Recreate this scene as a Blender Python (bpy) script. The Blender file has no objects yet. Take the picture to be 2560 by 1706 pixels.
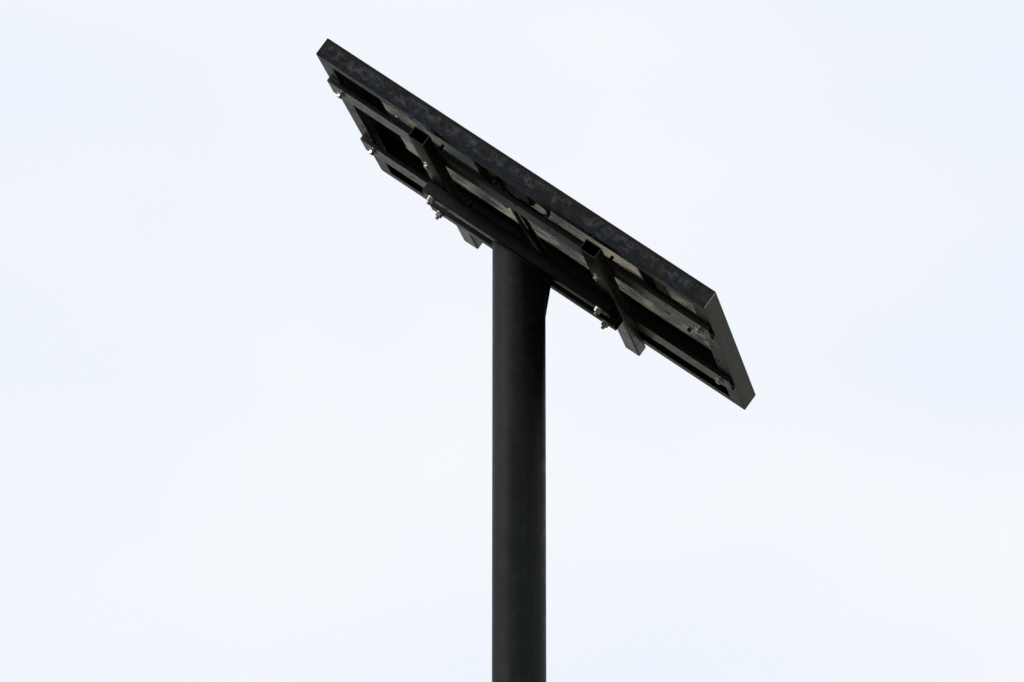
import bpy, bmesh, math, random
from mathutils import Vector, Matrix
random.seed(4)
S = bpy.context.scene
COL = S.collection

# ------------------------------------------------------------------ camera
PITCH = 0.28888
CAM_H = 1.60
cam_d = bpy.data.cameras.new('camera')
cam_d.sensor_fit = 'HORIZONTAL'
cam_d.sensor_width = 36.0
cam_d.lens = 36.0 * 12177.05 / 2560.0
cam_d.clip_start = 0.1
cam_d.clip_end = 5000
cam = bpy.data.objects.new('camera', cam_d)
COL.objects.link(cam)
cam.location = (0, 0, CAM_H)
cam.rotation_euler = (math.pi / 2 + PITCH, 0, 0)
S.camera = cam

# ------------------------------------------------------------------ sky
SUN_EL, SUN_AZ = math.radians(40), math.radians(-99)      # azimuth from +Y towards +X
W = bpy.data.worlds.new('World')
S.world = W
W.use_nodes = True
nt = W.node_tree
nt.nodes.clear()
def N(tree, t, **k):
    n = tree.nodes.new(t)
    for a, b in k.items():
        setattr(n, a, b)
    return n
sky = N(nt, 'ShaderNodeTexSky', sky_type='NISHITA', sun_disc=False)
sky.sun_elevation = SUN_EL
sky.sun_rotation = SUN_AZ
sky.air_density = 1.0
sky.dust_density = 2.5
bg1 = N(nt, 'ShaderNodeBackground'); bg1.inputs['Strength'].default_value = 0.12
nt.links.new(sky.outputs[0], bg1.inputs['Color'])
tc = N(nt, 'ShaderNodeTexCoord')
mp = N(nt, 'ShaderNodeMapping'); mp.inputs['Scale'].default_value = (1.0, 1.0, 1.6)
nt.links.new(tc.outputs['Generated'], mp.inputs['Vector'])
nz = N(nt, 'ShaderNodeTexNoise'); nz.inputs['Scale'].default_value = 6.5
nz.inputs['Detail'].default_value = 3.0; nz.inputs['Roughness'].default_value = 0.45
nt.links.new(mp.outputs[0], nz.inputs['Vector'])
rp = N(nt, 'ShaderNodeValToRGB')                           # thin veil of overcast: pale blue to white
rp.color_ramp.elements[0].position = 0.34; rp.color_ramp.elements[0].color = (0.868, 0.918, 1.0, 1)
rp.color_ramp.elements[1].position = 0.66; rp.color_ramp.elements[1].color = (0.950, 0.966, 1.0, 1)
nt.links.new(nz.outputs['Fac'], rp.inputs[0])
bg2 = N(nt, 'ShaderNodeBackground'); bg2.inputs['Strength'].default_value = 1.02
nt.links.new(rp.outputs[0], bg2.inputs['Color'])
mx = N(nt, 'ShaderNodeMixShader'); mx.inputs[0].default_value = 0.93
nt.links.new(bg1.outputs[0], mx.inputs[1]); nt.links.new(bg2.outputs[0], mx.inputs[2])
wo = N(nt, 'ShaderNodeOutputWorld')
nt.links.new(mx.outputs[0], wo.inputs['Surface'])

# ------------------------------------------------------------------ sun (veiled)
sd = bpy.data.lights.new('sun', 'SUN')
sd.energy = 2.4; sd.angle = math.radians(10); sd.color = (1.0, 0.95, 0.88)
sun = bpy.data.objects.new('sun', sd)
COL.objects.link(sun)
dirn = Vector((math.sin(SUN_AZ) * math.cos(SUN_EL), math.cos(SUN_AZ) * math.cos(SUN_EL), math.sin(SUN_EL)))
sun.rotation_euler = dirn.to_track_quat('Z', 'Y').to_euler()
sun.location = dirn * 30

S.view_settings.view_transform = 'Standard'
S.view_settings.look = 'None'
S.view_settings.exposure = 0
S.view_settings.gamma = 1

# ------------------------------------------------------------------ materials
def base_mat(name, rough=0.5, metal=0.0, spec=0.5):
    m = bpy.data.materials.new(name); m.use_nodes = True
    b = m.node_tree.nodes['Principled BSDF']
    b.inputs['Roughness'].default_value = rough
    b.inputs['Metallic'].default_value = metal
    b.inputs['Specular IOR Level'].default_value = spec
    return m, m.node_tree, b
def noise(t, vec, scale, detail=4, rough=0.55, stretch=None):
    if stretch:
        mp = N(t, 'ShaderNodeMapping'); mp.inputs['Scale'].default_value = stretch
        t.links.new(vec, mp.inputs['Vector']); vec = mp.outputs[0]
    n = N(t, 'ShaderNodeTexNoise')
    n.inputs['Scale'].default_value = scale; n.inputs['Detail'].default_value = detail
    n.inputs['Roughness'].default_value = rough
    t.links.new(vec, n.inputs['Vector'])
    return n.outputs['Fac']
def ramp(t, fac, stops):
    r = N(t, 'ShaderNodeValToRGB')
    e = r.color_ramp.elements
    while len(e) < len(stops): e.new(0.5)
    for i, (p, c) in enumerate(stops):
        e[i].position = p
        e[i].color = tuple(c) + (1,) if len(c) == 3 else c
    t.links.new(fac, r.inputs[0])
    return r.outputs[0]
def mixc(t, fac, a, b):
    m = N(t, 'ShaderNodeMix', data_type='RGBA')
    if isinstance(fac, float): m.inputs[0].default_value = fac
    else: t.links.new(fac, m.inputs[0])
    for s, i in ((a, 6), (b, 7)):
        if isinstance(s, tuple): m.inputs[i].default_value = s + (1,)
        else: t.links.new(s, m.inputs[i])
    return m.outputs[2]
def maprange(t, v, a, b, c, d):
    m = N(t, 'ShaderNodeMapRange')
    t.links.new(v, m.inputs[0])
    for i, x in enumerate((a, b, c, d)): m.inputs[1 + i].default_value = x
    return m.outputs[0]
def bump(t, h, strength, dist, bs):
    b = N(t, 'ShaderNodeBump'); b.inputs['Strength'].default_value = strength
    b.inputs['Distance'].default_value = dist
    t.links.new(h, b.inputs['Height']); t.links.new(b.outputs[0], bs.inputs['Normal'])
def objco(t):
    return N(t, 'ShaderNodeTexCoord').outputs['Object']

def mat_paint(name, c0, c1, r0, r1, scale=14, spec=0.5):
    m, t, b = base_mat(name, spec=spec)
    o = objco(t)
    n1 = noise(t, o, scale, 5, 0.6)
    t.links.new(ramp(t, n1, [(0.35, c0), (0.68, c1)]), b.inputs['Base Color'])
    t.links.new(maprange(t, noise(t, o, scale * 3, 4), 0.3, 0.7, r0, r1), b.inputs['Roughness'])
    bump(t, noise(t, o, 160, 2), 0.05, 0.001, b)
    return m
M_TUBE = mat_paint('black_painted_tube', (0.004, 0.004, 0.004), (0.007, 0.0065, 0.006), 0.28, 0.40, 14, 0.35)
M_RAIL = mat_paint('black_painted_rail', (0.005, 0.005, 0.005), (0.009, 0.0085, 0.008), 0.26, 0.36, 14, 0.5)
M_BEAM = mat_paint('black_blue_painted_beam', (0.0020, 0.0034, 0.0040), (0.0032, 0.0048, 0.0056), 0.34, 0.44, 14, 0.15)
M_POLE, t, b = base_mat('charcoal_painted_pole', 0.55, 0.0, 0.16)
o = objco(t)
pm = noise(t, o, 24, 6, 0.68)
ps = noise(t, o, 1.0, 4, 0.6, (60, 60, 1.6))               # faint rain streaks
pc = ramp(t, pm, [(0.36, (0.005, 0.007, 0.0075)), (0.52, (0.010, 0.013, 0.0138)), (0.68, (0.021, 0.0245, 0.025))])
pd = ramp(t, ps, [(0.42, (0.62, 0.62, 0.62)), (0.60, (1.0, 1.0, 1.0)), (0.74, (1.6, 1.6, 1.55))])
pq = N(t, 'ShaderNodeMix', data_type='RGBA', blend_type='MULTIPLY'); pq.inputs[0].default_value = 0.8
t.links.new(pc, pq.inputs[6]); t.links.new(pd, pq.inputs[7]); t.links.new(pq.outputs[2], b.inputs['Base Color'])
t.links.new(maprange(t, pm, 0.3, 0.7, 0.42, 0.66), b.inputs['Roughness'])
bump(t, noise(t, o, 120, 3), 0.12, 0.001, b)
M_WELD = mat_paint('dark_weld', (0.012, 0.010, 0.009), (0.03, 0.022, 0.017), 0.5, 0.7, 60)

# mill scale on the frame: brown along the top, blue heat tint along the bottom, grey mottle between
M_MILL, t, b = base_mat('mill_scale_steel', 0.5, 0.0, 0.18)
o = objco(t)
sx = N(t, 'ShaderNodeSeparateXYZ'); t.links.new(o, sx.inputs[0])
mott = noise(t, o, 44, 8, 0.78, (0.8, 1.0, 1.1))
big = noise(t, o, 7, 5, 0.65)
fine = noise(t, o, 100, 6, 0.72, (0.45, 1.0, 1.3))
grey = ramp(t, mott, [(0.43, (0.002, 0.0022, 0.0026)), (0.48, (0.011, 0.012, 0.013)), (0.54, (0.038, 0.041, 0.042)), (0.62, (0.070, 0.074, 0.073))])
brown = ramp(t, mott, [(0.43, (0.0012, 0.001, 0.0009)), (0.58, (0.013, 0.0085, 0.006))])
blue = ramp(t, fine, [(0.44, (0.001, 0.0014, 0.003)), (0.52, (0.0035, 0.006, 0.019)), (0.64, (0.024, 0.036, 0.056))])
def wob(amount):
    a = N(t, 'ShaderNodeMath', operation='MULTIPLY_ADD')
    t.links.new(mott, a.inputs[0]); a.inputs[1].default_value = amount
    t.links.new(sx.outputs[2], a.inputs[2]); return a.outputs[0]
zz = wob(0.022)                                            # z = -w, plus wobble
top = maprange(t, zz, -0.003, 0.006, 0, 1)
bot = maprange(t, zz, -0.021, -0.028, 0, 0.95)
c = mixc(t, top, grey, brown)
c = mixc(t, bot, c, blue)
c = mixc(t, maprange(t, big, 0.52, 0.62, 0, 0.8), c, brown)
c = mixc(t, maprange(t, noise(t, o, 9, 3), 0.60, 0.72, 0, 0.8), c, blue)
t.links.new(c, b.inputs['Base Color'])
t.links.new(maprange(t, mott, 0.3, 0.7, 0.26, 0.42), b.inputs['Roughness'])
bump(t, fine, 0.15, 0.001, b)

# glossy back sheet of the modules
M_BACK, t, b = base_mat('dark_glossy_back_sheet', 0.028, 0.0, 0.5)
o = objco(t)
b.inputs['Base Color'].default_value = (0.012, 0.014, 0.014, 1)
w1 = noise(t, o, 1.0, 2, 0.5, (2.0, 5.0, 1.0))
w2 = noise(t, o, 1.0, 3, 0.6, (9.0, 26.0, 1.0))
wm = N(t, 'ShaderNodeMath', operation='MULTIPLY_ADD'); t.links.new(w2, wm.inputs[0]); wm.inputs[1].default_value = 0.12; t.links.new(w1, wm.inputs[2])
bump(t, wm.outputs[0], 0.5, 0.0016, b)
M_GLASS, t, b = base_mat('solar_cell_glass', 0.08, 0.0, 0.5)
o = objco(t)
br = N(t, 'ShaderNodeTexBrick'); br.offset = 0
br.inputs['Color1'].default_value = (0.008, 0.012, 0.035, 1); br.inputs['Color2'].default_value = (0.010, 0.014, 0.042, 1)
br.inputs['Mortar'].default_value = (0.25, 0.25, 0.26, 1); br.inputs['Mortar Size'].default_value = 0.004
br.inputs['Scale'].default_value = 6.4; br.inputs['Brick Width'].default_value = 0.8; br.inputs['Row Height'].default_value = 0.8
t.links.new(o, br.inputs['Vector']); t.links.new(br.outputs[0], b.inputs['Base Color'])

def mat_zinc(name, rust):
    m, t, b = base_mat(name, 0.3, 1.0)
    o = objco(t)
    n1 = noise(t, o, 90, 4)
    z = ramp(t, n1, [(0.3, (0.52, 0.55, 0.55)), (0.7, (0.76, 0.78, 0.77))])
    r = ramp(t, n1, [(0.3, (0.10, 0.045, 0.018)), (0.7, (0.22, 0.11, 0.05))])
    f = maprange(t, noise(t, o, 70, 3), 0.62 - rust * 0.3, 0.75 - rust * 0.3, 0, 1)
    t.links.new(mixc(t, f, z, r), b.inputs['Base Color'])
    t.links.new(maprange(t, f, 0, 1, 1.0, 0.1), b.inputs['Metallic'])
    t.links.new(maprange(t, f, 0, 1, 0.28, 0.75), b.inputs['Roughness'])
    return m
M_ZINC = mat_zinc('zinc_plated_steel', 0.15)
M_RUSTY = mat_zinc('rust_stained_zinc', 0.42)
M_BARE, t, b = base_mat('bare_ground_weld', 0.35, 1.0); b.inputs['Base Color'].default_value = (0.32, 0.33, 0.33, 1)
M_CABLE, t, b = base_mat('black_rubber_cable', 0.55); b.inputs['Base Color'].default_value = (0.006, 0.006, 0.006, 1)
M_PLAST, t, b = base_mat('black_plastic', 0.45); b.inputs['Base Color'].default_value = (0.008, 0.009, 0.009, 1)

# invented field and hillside, unseen below the frame, added for bounce light and reflections
M_ADDED_FIELD, t, b = base_mat('added_grass_field', 0.9, 0, 0.2)
o = objco(t)
f1 = ramp(t, noise(t, o, 0.035, 5, 0.6), [(0.40, (0.05, 0.06, 0.03)), (0.52, (0.12, 0.11, 0.085)), (0.7, (0.18, 0.165, 0.13))])
f2 = ramp(t, noise(t, o, 1.8, 4), [(0.3, (0.75, 0.75, 0.75)), (0.7, (1, 1, 1))])
mm = N(t, 'ShaderNodeMix', data_type='RGBA', blend_type='MULTIPLY'); mm.inputs[0].default_value = 1
t.links.new(f1, mm.inputs[6]); t.links.new(f2, mm.inputs[7]); t.links.new(mm.outputs[2], b.inputs['Base Color'])
M_ADDED_HILL, t, b = base_mat('added_hillside', 0.95, 0, 0.1)
o = objco(t)
sh = N(t, 'ShaderNodeSeparateXYZ'); t.links.new(o, sh.inputs[0])
az = N(t, 'ShaderNodeMath', operation='ARCTAN2'); t.links.new(sh.outputs[0], az.inputs[0]); t.links.new(sh.outputs[1], az.inputs[1])
cx = N(t, 'ShaderNodeCombineXYZ')                          # tan strips stretched up the slope, shaped to mirror as streaks in the sheet
for src, k, i_ in ((az.outputs[0], 400.0, 0), (sh.outputs[2], 0.10, 1)):
    q = N(t, 'ShaderNodeMath', operation='MULTIPLY'); t.links.new(src, q.inputs[0]); q.inputs[1].default_value = k
    t.links.new(q.outputs[0], cx.inputs[i_])
low_cover = ramp(t, noise(t, cx.outputs[0], 1.0, 5, 0.62), [(0.36, (0.024, 0.038, 0.032)), (0.53, (0.070, 0.092, 0.080)), (0.545, (0.40, 0.34, 0.26)), (0.70, (0.58, 0.49, 0.38))])
high_cover = ramp(t, noise(t, o, 0.02, 5, 0.6), [(0.35, (0.20, 0.23, 0.18)), (0.7, (0.32, 0.32, 0.27))])
t.links.new(mixc(t, maprange(t, sh.outputs[2], 30, 36, 0, 1), low_cover, high_cover), b.inputs['Base Color'])     # dark and tan low down, paler above, chosen for the tone mirrored in the underside

# ------------------------------------------------------------------ helpers
def link(name, me, mat, parent=None, mtx=None, **props):
    ob = bpy.data.objects.new(name, me); COL.objects.link(ob)
    if mat and not me.materials: me.materials.append(mat)
    if parent: ob.parent = parent
    if mtx is not None: ob.matrix_basis = mtx
    for k, v in props.items(): ob[k] = v
    return ob
def to_mesh(bm, name, smooth=False, ang=35):
    bmesh.ops.recalc_face_normals(bm, faces=bm.faces)
    me = bpy.data.meshes.new(name); bm.to_mesh(me); bm.free()
    if smooth:
        for p in me.polygons: p.use_smooth = True
        me.set_sharp_from_angle(angle=math.radians(ang))
    return me
def P(u, v, w): return Vector((u, v, -w))                 # panel space: z = -w
def loft(bm, rings, cap=True):
    """rings: list of equal-length point loops; quads between, n-gon caps."""
    R = [[bm.verts.new(p) for p in r] for r in rings]
    n = len(R[0])
    for a, b_ in zip(R[:-1], R[1:]):
        for i in range(n):
            bm.faces.new((a[i], a[(i + 1) % n], b_[(i + 1) % n], b_[i]))
    if cap:
        bm.faces.new(R[0][::-1]); bm.faces.new(R[-1])
    return R
def bevel_all(bm, off, seg=1, minang=30):
    bm.normal_update()
    es = [e for e in bm.edges if len(e.link_faces) == 2 and e.calc_face_angle(0) > math.radians(minang)]
    bmesh.ops.bevel(bm, geom=es, offset=off, segments=seg, affect='EDGES', profile=0.5, clamp_overlap=True)
def box_bm(x0, x1, y0, y1, z0, z1, bev=0.0, seg=1):
    bm = bmesh.new()
    loft(bm, [[(x0, y0, z), (x1, y0, z), (x1, y1, z), (x0, y1, z)] for z in (z0, z1)])
    if bev: bmesh.ops.recalc_face_normals(bm, faces=bm.faces); bevel_all(bm, bev, seg)
    return bm
def rrect(a, b_, r, n=4):
    """rounded rectangle a x b, corner radius r, centred."""
    pts = []
    for cx, cy, s in ((a / 2 - r, b_ / 2 - r, 0), (-a / 2 + r, b_ / 2 - r, 1), (-a / 2 + r, -b_ / 2 + r, 2), (a / 2 - r, -b_ / 2 + r, 3)):
        for k in range(n + 1):
            th = (s + k / n) * math.pi / 2
            pts.append((cx + r * math.cos(th), cy + r * math.sin(th)))
    return pts
def hollow_tube(a, b_, wall, length, r=0.005):
    """rectangular hollow section along +Y, section a (x) by b (z), open ends."""
    bm = bmesh.new()
    o_ = rrect(a, b_, r); i_ = rrect(a - 2 * wall, b_ - 2 * wall, max(r - wall, 0.0012))
    rings = [[(x, 0.0005, z) for x, z in o_], [(x, length - 0.0005, z) for x, z in o_],
             [(x * 0.99, length, z * 0.99) for x, z in o_],
             [(x, length, z) for x, z in i_], [(x, 0, z) for x, z in i_],
             [(x * 0.99, 0, z * 0.99) for x, z in o_]]
    R = [[bm.verts.new(p) for p in r_] for r_ in rings]
    n = len(o_)
    for k in range(len(R)):
        A, B = R[k], R[(k + 1) % len(R)]
        for i in range(n):
            bm.faces.new((A[i], A[(i + 1) % n], B[(i + 1) % n], B[i]))
    return bm
def disc_ring(bm, prof, n, rot=0.0, hexa=False):
    """lathe about z; prof = [(r,z)...] closed with caps."""
    rings = []
    for r, z in prof:
        rings.append([(r * math.cos(rot + 2 * math.pi * i / n), r * math.sin(rot + 2 * math.pi * i / n), z) for i in range(n)])
    loft(bm, rings)
def cut_holes(bm, holes, name, depth=0.02):
    """holes: (x,y,z,radius) drilled along z."""
    if not holes: return to_mesh(bm, name, True, 30)
    me = to_mesh(bm, name)
    tmp = bpy.data.objects.new('tmp', me); COL.objects.link(tmp)
    cb = bmesh.new()
    for x, y, z, r in holes:
        loft(cb, [[(x + r * math.cos(k * math.pi / 8), y + r * math.sin(k * math.pi / 8), zz_) for k in range(16)] for zz_ in (z - depth, z + depth)])
    cme = to_mesh(cb, 'cut'); co = bpy.data.objects.new('cut', cme); COL.objects.link(co)
    md = tmp.modifiers.new('b', 'BOOLEAN'); md.object = co; md.operation = 'DIFFERENCE'; md.solver = 'EXACT'
    dg = bpy.context.evaluated_depsgraph_get(); dg.update()
    out = bpy.data.meshes.new_from_object(tmp.evaluated_get(dg))
    out.name = name
    bpy.data.objects.remove(tmp); bpy.data.objects.remove(co)
    for p in out.polygons: p.use_smooth = True
    out.set_sharp_from_angle(angle=math.radians(30))
    return out
def tube_curve(pts, rad, name, n=10, sub=6):
    """round cable through points (Catmull-Rom)."""
    pts = [Vector(p) for p in pts]
    q = [pts[0] * 2 - pts[1]] + pts + [pts[-1] * 2 - pts[-2]]
    path = []
    for i in range(1, len(q) - 2):
        for k in range(sub):
            s = k / sub
            a, b_, c_, d = q[i - 1], q[i], q[i + 1], q[i + 2]
            path.append(0.5 * ((2 * b_) + (c_ - a) * s + (2 * a - 5 * b_ + 4 * c_ - d) * s * s + (3 * b_ - a - 3 * c_ + d) * s ** 3))
    path.append(pts[-1])
    bm = bmesh.new(); rings = []
    up = Vector((0.1, 0.2, 1)).normalized()
    for i, p in enumerate(path):
        tg = (path[min(i + 1, len(path) - 1)] - path[max(i - 1, 0)]).normalized()
        s = tg.cross(up).normalized(); up = s.cross(tg).normalized()
        r = rad(i / (len(path) - 1)) if callable(rad) else rad
        rings.append([p + r * (math.cos(2 * math.pi * k / n) * s + math.sin(2 * math.pi * k / n) * up) for k in range(n)])
    loft(bm, rings)
    return to_mesh(bm, name, True, 60)

# ------------------------------------------------------------------ added field and hill ring, out of view
bm = bmesh.new()
NR, NA = 40, 96
rows = []
for i in range(NR + 1):
    r = 0 if i == 0 else 2.0 * (1500 / 2.0) ** ((i - 1) / (NR - 1))
    if i == 0:
        rows.append([bm.verts.new((0, 0, 0))]); continue
    rows.append([bm.verts.new((r * math.cos(2 * math.pi * k / NA), r * math.sin(2 * math.pi * k / NA), 0)) for k in range(NA)])
for k in range(NA): bm.faces.new((rows[0][0], rows[1][k], rows[1][(k + 1) % NA]))
for i in range(1, NR):
    for k in range(NA):
        bm.faces.new((rows[i][k], rows[i + 1][k], rows[i + 1][(k + 1) % NA], rows[i][(k + 1) % NA]))
link('ground', to_mesh(bm, 'ground'), M_ADDED_FIELD, kind='structure', label='unseen dry grass field, added around the pole for bounce light')
bm = bmesh.new(); rows = []
NA = 240
for i in range(15):
    s = i / 14
    row = []
    for k in range(NA):
        th = 2 * math.pi * k / NA
        ridge = 62 + 6 * math.sin(3 * th + 1) + 3 * math.sin(7 * th + 2) + 2 * math.sin(17 * th) + random.uniform(-1.2, 1.2)
        z = -0.5 + ridge * math.sin(min(s * 1.15, 1) * math.pi / 2) ** 2 if s < 0.87 else -0.5 + ridge * (1 - (s - 0.87) * 2)
        r = 240 + 420 * s + 20 * math.sin(5 * th) + random.uniform(-4, 4)
        row.append(bm.verts.new((r * math.cos(th), r * math.sin(th), z + random.uniform(-0.8, 0.8) * (s > 0))))
    rows.append(row)
for i in range(14):
    for k in range(NA):
        bm.faces.new((rows[i][k], rows[i + 1][k], rows[i + 1][(k + 1) % NA], rows[i][(k + 1) % NA]))
link('added_hills', to_mesh(bm, 'added_hills', True, 180), M_ADDED_HILL, kind='structure', label='unseen ring of hill slopes, added to be mirrored in the panel underside')

# ------------------------------------------------------------------ panel space
PSI, TAU = 0.15315, 0.63279
D2 = Vector((math.sin(PSI), math.cos(PSI), 0))
D1 = Vector((math.cos(TAU) * math.cos(PSI), -math.cos(TAU) * math.sin(PSI), -math.sin(TAU)))
UP = D1.cross(D2)                                          # = -n
oc = Vector((-0.46153, -0.75839, 12.18366))                # corner in camera axes (x right, y down, z ahead)
sp, cp = math.sin(PITCH), math.cos(PITCH)
OW = Vector((oc.x, sp * oc.y + cp * oc.z, -cp * oc.y + sp * oc.z + CAM_H))
PM = Matrix(((D1.x, D2.x, UP.x, OW.x), (D1.y, D2.y, UP.y, OW.y), (D1.z, D2.z, UP.z, OW.z), (0, 0, 0, 1)))
L, WD, DEP, FL = 1.2014, 0.9247, 0.050, 0.042              # panel length, width, frame depth, flange

# ================================================================== solar panel
panel = bpy.data.objects.new('solar_panel', None); COL.objects.link(panel)
panel.matrix_world = PM
panel.empty_display_size = 0.1
panel['label'] = 'solar panel in dark mottled steel frame tilted on top of the pole, seen from below'
panel['category'] = 'solar panel'
TH = 0.004
def angle_member(name, along, length, flip, holes=()):
    """mitred steel angle. local section: a = distance inward from the outer face, w = depth."""
    sec = [(0, 0), (0, DEP), (FL, DEP), (FL, DEP - TH), (TH, DEP - TH), (TH, 0)]
    bm = bmesh.new(); rings = []
    g = 0.0004
    for e in (0, 1):
        ring = []
        for a, w in sec:
            s = (a + g) if e == 0 else (length - a - g)
            if along == 'u': ring.append(P(s, a if not flip else WD - a, w))
            else: ring.append(P(a if not flip else L - a, s, w))
        rings.append(ring)
    loft(bm, rings); bmesh.ops.recalc_face_normals(bm, faces=bm.faces)
    bevel_all(bm, 0.0009, 1)
    return link('frame_member', cut_holes(bm, holes, name), M_MILL, panel)
angle_member('frame_near', 'u', L, False, [(0.2956, 0.026, -DEP, 0.0062), (0.905, 0.026, -DEP, 0.0062)])
angle_member('frame_far', 'u', L, True)
angle_member('frame_high', 'v', WD, False, [(0.029, 0.388, -DEP, 0.0062), (0.030, 0.515, -DEP, 0.0062)])
angle_member('frame_low', 'v', WD, True, [(L - 0.029, 0.388, -DEP, 0.0062), (L - 0.030, 0.515, -DEP, 0.0062)])
# ground weld bead down the lower near corner
bm = bmesh.new()
n = 14
loft(bm, [[P(L + 0.0006 + 0.0011 * math.cos(k * math.pi / 3) * (1 + 0.25 * math.sin(9 * i)), -0.0006 + 0.0011 * math.sin(k * math.pi / 3), 0.001 + i / n * (DEP - 0.002)) for k in range(6)] for i in range(n + 1)])
link('weld_seam', to_mesh(bm, 'weld', True), M_BARE, panel, label='thin bright weld line at the lower corner of the frame')
# the module: gently uneven back sheet, glass on top
for k, (a0, a1) in enumerate(((TH + 0.001, L - TH - 0.001),)):
    bm = bmesh.new(); nu, nv = 30, 44; G = []
    for i in range(nu + 1):
        row = []
        for j in range(nv + 1):
            u = a0 + (a1 - a0) * i / nu; v = TH + 0.001 + (WD - 2 * TH - 0.002) * j / nv
            w = 0.011 + 0.0012 * math.sin(math.pi * i / nu) * math.sin(math.pi * j / nv)
            row.append(bm.verts.new(P(u, v, w)))
        G.append(row)
    for i in range(nu):
        for j in range(nv):
            bm.faces.new((G[i][j], G[i + 1][j], G[i + 1][j + 1], G[i][j + 1]))
    me = to_mesh(bm, 'back_sheet', True, 180)
    if me.polygons[0].normal.z > 0: me.flip_normals()
    link('back_sheet', me, M_BACK, panel)
    link('glass', to_mesh(box_bm(a0, a1, TH + 0.001, WD - TH - 0.001, -0.0085, -0.003), 'glass'), M_GLASS, panel)
# junction box and cables under the near edge
jb = link('junction_box', to_mesh(box_bm(0.550, 0.632, 0.105, 0.212, -0.034, -0.0125, 0.004, 2), 'junction_box', True), M_PLAST, panel)
link('lid_rim', to_mesh(box_bm(0.555, 0.627, 0.110, 0.207, -0.0365, -0.0342, 0.001), 'lid_rim', True), M_PLAST, jb)
CAB = [(0.4902, 0.330, 0.016), (0.497, 0.43, 0.0165), (0.5053, 0.5447, 0.0185), (0.518, 0.69, 0.0185), (0.5331, 0.8445, 0.0165), (0.537, 0.905, 0.017)]
link('cable', tube_curve([P(*p) for p in CAB], 0.0055, 'cable'), M_CABLE, panel)
link('connector', tube_curve([P(0.4905, 0.340, 0.0165), P(0.487, 0.30, 0.018), P(0.484, 0.26, 0.020)], lambda s: 0.0085 if s < 0.6 else 0.0065, 'connector', 8), M_PLAST, panel)
LOOP = [(0.535, 0.262, 0.030), (0.565, 0.246, 0.036), (0.600, 0.240, 0.036), (0.622, 0.243, 0.036), (0.640, 0.246, 0.036), (0.6585, 0.236, 0.036), (0.679, 0.196, 0.036), (0.691, 0.150, 0.036), (0.691, 0.124, 0.036), (0.681, 0.114, 0.036), (0.655, 0.120, 0.033), (0.630, 0.128, 0.026)]
link('cable', tube_curve([P(*p) for p in LOOP], 0.0056, 'cable_loop'), M_CABLE, panel, label='black cable bent into a loop below the frame edge')
link('cable_clip', to_mesh(box_bm(1.045, 1.054, 0.560, 0.572, -0.020, -0.0125, 0.001), 'clip'), M_PLAST, panel)

# ================================================================== mounting pole
PU, PV = 0.6095, 0.4515
R_POLE = 0.0677
BEAM_T, BEAM_B = 0.0945, 0.1290
pole_top = PM @ P(PU, PV, BEAM_B)
BASE = Vector((pole_top.x, pole_top.y, 0))
mount = bpy.data.objects.new('mounting_pole', None); COL.objects.link(mount)
mount.location = BASE
mount['label'] = 'black steel pole with bolted beams, square tubes and rails carrying the solar panel'
mount['category'] = 'pole'
TB = Matrix.Translation(-BASE)
LOC = TB @ PM                                              # panel space inside the mount

# round pole, top cut to the slope of the beams
nrm = (PM.to_3x3() @ Vector((0, 0, 1))).normalized()
def top_z(x, y, lift=0.0):
    return pole_top.z - (nrm.x * x + nrm.y * y) / nrm.z - lift
NS = 64
bm = bmesh.new()
def ring_at(r, zf): return [(r * math.cos(2 * math.pi * k / NS), r * math.sin(2 * math.pi * k / NS), zf(r * math.cos(2 * math.pi * k / NS), r * math.sin(2 * math.pi * k / NS))) for k in range(NS)]
loft(bm, [ring_at(R_POLE, lambda x, y: 0.0), ring_at(R_POLE, lambda x, y: 2.0), ring_at(R_POLE, lambda x, y: 4.2), ring_at(R_POLE, lambda x, y: top_z(x, y, 0.0005))])
link('pole_shaft', to_mesh(bm, 'pole', True, 40), M_POLE, mount)
bm = bmesh.new()
loft(bm, [[(x, y, z) for x, y in rrect(0.34, 0.34, 0.02)] for z in (0.0, 0.016)])
link('base_plate', to_mesh(bm, 'base_plate'), M_POLE, mount)
# weld round the head of the pole
pts = [Vector((R_POLE * 1.01 * math.cos(2 * math.pi * k / 48), R_POLE * 1.01 * math.sin(2 * math.pi * k / 48), top_z(R_POLE * math.cos(2 * math.pi * k / 48), R_POLE * math.sin(2 * math.pi * k / 48), 0.003))) for k in range(48)]
rings = []
for i, p in enumerate(pts):
    rad = Vector((p.x, p.y, 0)).normalized(); rr = 0.0020 * (1 + 0.18 * math.sin(i * 2.7))
    rings.append([p + rr * (math.cos(a * math.pi / 3) * rad + math.sin(a * math.pi / 3) * Vector((0, 0, 1))) for a in range(6)])
bm = bmesh.new(); R = [[bm.verts.new(q) for q in r] for r in rings]
for i in range(48):
    for a in range(6):
        bm.faces.new((R[i][a], R[i][(a + 1) % 6], R[(i + 1) % 48][(a + 1) % 6], R[(i + 1) % 48][a]))
link('weld_bead', to_mesh(bm, 'weld_bead', True, 80), M_WELD, mount)
# triangular stiffener on the low side
bx = R_POLE + 0.0140
zb = top_z(bx, 0.03, 0.001)
bm = bmesh.new()
loft(bm, [[(0.054, y, top_z(0.054, 0.03, 0.001)), (bx, y, zb), (0.0640, y, zb - 0.108), (0.054, y, zb - 0.108)] for y in (0.026, 0.032)])
link('stiffener', to_mesh(bm, 'stiffener'), M_POLE, mount)

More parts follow.
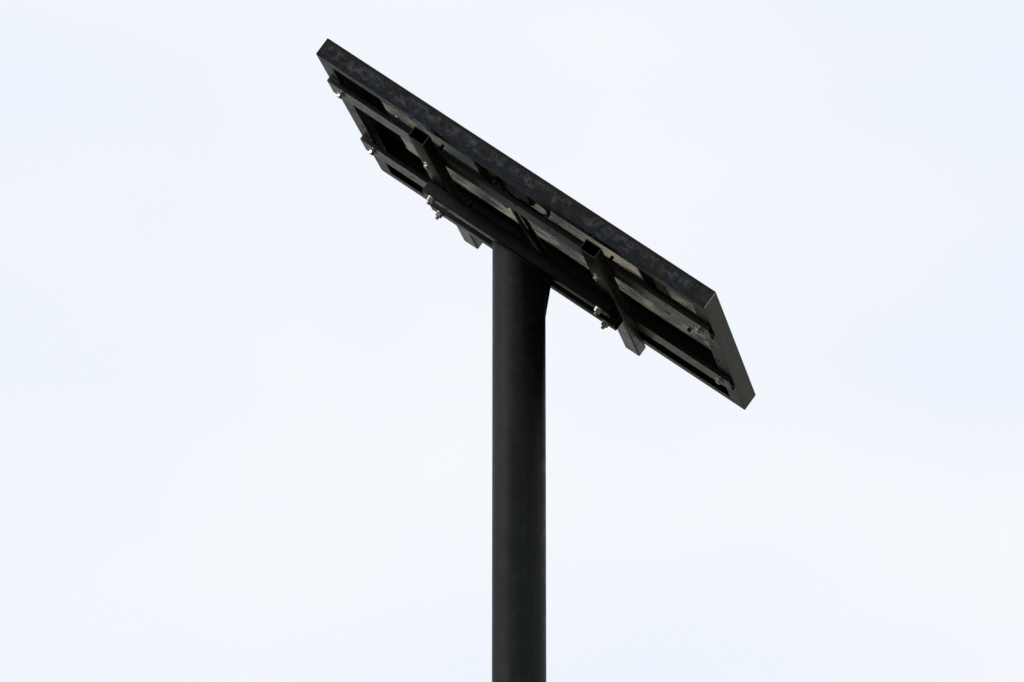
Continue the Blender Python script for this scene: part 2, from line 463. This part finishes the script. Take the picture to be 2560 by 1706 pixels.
# two cross beams over the pole head (open rectangular tubes along u)
def along_u(u0, vc, wc):
    return LOC @ Matrix.Translation(P(u0, vc, wc)) @ Matrix.Rotation(-math.pi / 2, 4, 'Z')
BL0, BLEN = 0.314, 0.590
bh = BEAM_B - BEAM_T
beam_me = to_mesh(hollow_tube(0.048, bh, 0.003, BLEN, 0.003), 'beam', True, 30)
for vc in (0.370 + 0.024, 0.4835 + 0.024):
    link('cross_beam', beam_me, M_BEAM, mount, along_u(BL0, vc, (BEAM_T + BEAM_B) / 2))
# two tubes along the width, open near ends
TT, TBOT, TWID = 0.0622, 0.0940, 0.0477
tube_me = to_mesh(hollow_tube(TWID, TBOT - TT, 0.0025, 0.8595, 0.004), 'tube', True, 30)
TU = (0.3197 + TWID / 2, 0.8514 + TWID / 2)
for uc in TU:
    link('square_tube', tube_me, M_TUBE, mount, LOC @ Matrix.Translation(P(uc, 0.0136, (TT + TBOT) / 2)))
# two flat channel rails along the length, bolted through the frame ends
RAILS = ((0.166, 0.256), (0.627, 0.718))
for k, (v0, v1) in enumerate(RAILS):
    bm = bmesh.new(); h0, h1, th = DEP + 0.0006, 0.0620, 0.003
    sec = [(v0, h0), (v0, h1), (v1, h1), (v1, h0), (v1 - th, h0), (v1 - th, h1 - th), (v0 + th, h1 - th), (v0 + th, h0)]
    loft(bm, [[P(u, v, w) for v, w in sec] for u in (0.004, L - 0.004)])
    bmesh.ops.recalc_face_normals(bm, faces=bm.faces); bevel_all(bm, 0.0010, 1)
    vh = (0.205, 0.681)[k]
    holes = [(0.163, vh, -h1, 0.0058), (0.47, vh - 0.02, -h1, 0.0058), (0.60, vh - 0.02, -h1, 0.0058), (0.70, vh, -h1, 0.0058), (1.066, vh - 0.02, -h1, 0.0058)]
    link('rail', cut_holes(bm, holes, 'rail', 0.005), M_RAIL, mount, LOC)

# bolts: axis along w; local +z points down (out of the underside)
DOWN = Matrix.Rotation(math.pi, 4, 'X')
def hex_bm(af, z0, z1, cham=0.0012):
    bm = bmesh.new(); r = af / math.sqrt(3)
    disc_ring(bm, [(r, z0), (r, z1 - cham), (r - cham * 1.2, z1)], 6)
    return bm
def thread_bm(r, z0, z1, pitch=0.0018):
    bm = bmesh.new(); prof = []; z = z0; k = 0
    while z < z1:
        prof.append((r if k % 2 == 0 else r * 0.86, z)); z += pitch / 2; k += 1
    prof.append((r * 0.8, z1)); disc_ring(bm, prof, 14)
    return bm
fl = bmesh.new(); disc_ring(fl, [(0.0120, 0.0), (0.0120, 0.0012), (0.0090, 0.0030)], 28)
ME_FLANGE = to_mesh(fl, 'flange', True, 25)
ME_HEAD = to_mesh(hex_bm(0.0135, 0.0028, 0.0105), 'head')
ME_WASH = bmesh.new(); disc_ring(ME_WASH, [(0.0125, 0.0), (0.0125, 0.002)], 28); ME_WASH = to_mesh(ME_WASH, 'washer', True, 25)
ME_NUT = to_mesh(hex_bm(0.0170, 0.0021, 0.0120), 'nut')
ME_THR = to_mesh(thread_bm(0.0050, 0.010, 0.0195), 'thread', True, 20)
ME_STUB = to_mesh(thread_bm(0.0050, 0.0, 0.0260), 'stub', True, 20)
ME_SNUT = to_mesh(hex_bm(0.0150, 0.0004, 0.0100), 'stub_nut')
def with_mat(me, mat):
    m2 = me.copy(); m2.materials.clear(); m2.materials.append(mat); return m2
CACHE = {}
def mm_(me, mat):
    k = (me.name, mat.name)
    if k not in CACHE: CACHE[k] = with_mat(me, mat)
    return CACHE[k]
def flange_bolt(u, v, w, mat, ang, label=None):
    b_ = link('bolt', mm_(ME_HEAD, mat), None, mount, LOC @ Matrix.Translation(P(u, v, w)) @ DOWN @ Matrix.Rotation(ang, 4, 'Z'))
    if label: b_['label'] = label
    link('flange', mm_(ME_FLANGE, mat), None, b_)
    return b_
def nut_bolt(u, v, w, mat, ang, label=None):
    b_ = link('nut', mm_(ME_NUT, mat), None, mount, LOC @ Matrix.Translation(P(u, v, w)) @ DOWN @ Matrix.Rotation(ang, 4, 'Z'))
    if label: b_['label'] = label
    link('washer', mm_(ME_WASH, mat), None, b_); link('thread', mm_(ME_THR, mat), None, b_)
def stub(u, v):
    b_ = link('nut', mm_(ME_SNUT, M_TUBE), None, mount, LOC @ Matrix.Translation(P(u, v, DEP + 0.0086)) @ Matrix.Rotation(0.3, 4, 'Z'))
    link('thread', mm_(ME_STUB, M_TUBE), None, b_, Matrix.Translation((0, 0, 0.0005)))
WR = 0.0622
for v, a in ((0.221, 0.35), (0.6733, 0.55)):
    flange_bolt(0.0375, v, WR, M_ZINC, a)
    flange_bolt(L - 0.0375, v, WR, M_ZINC, a + 0.2)
for uc, a in ((TU[0], 0.25), (TU[1], 0.05)):
    flange_bolt(uc + 0.001, 0.199, TBOT + 0.0002, M_RUSTY, a, 'rust-stained bolt head under a square tube')
    stub(uc + 0.006, 0.190); stub(uc + 0.006, 0.655)
    nut_bolt(uc + 0.002, 0.380, BEAM_B + 0.0002, M_RUSTY, a + 0.5, 'nut with thread end under a cross beam')
    nut_bolt(uc + 0.004, 0.500, BEAM_B + 0.0002, M_RUSTY, a + 0.8, 'nut with thread end under a cross beam')
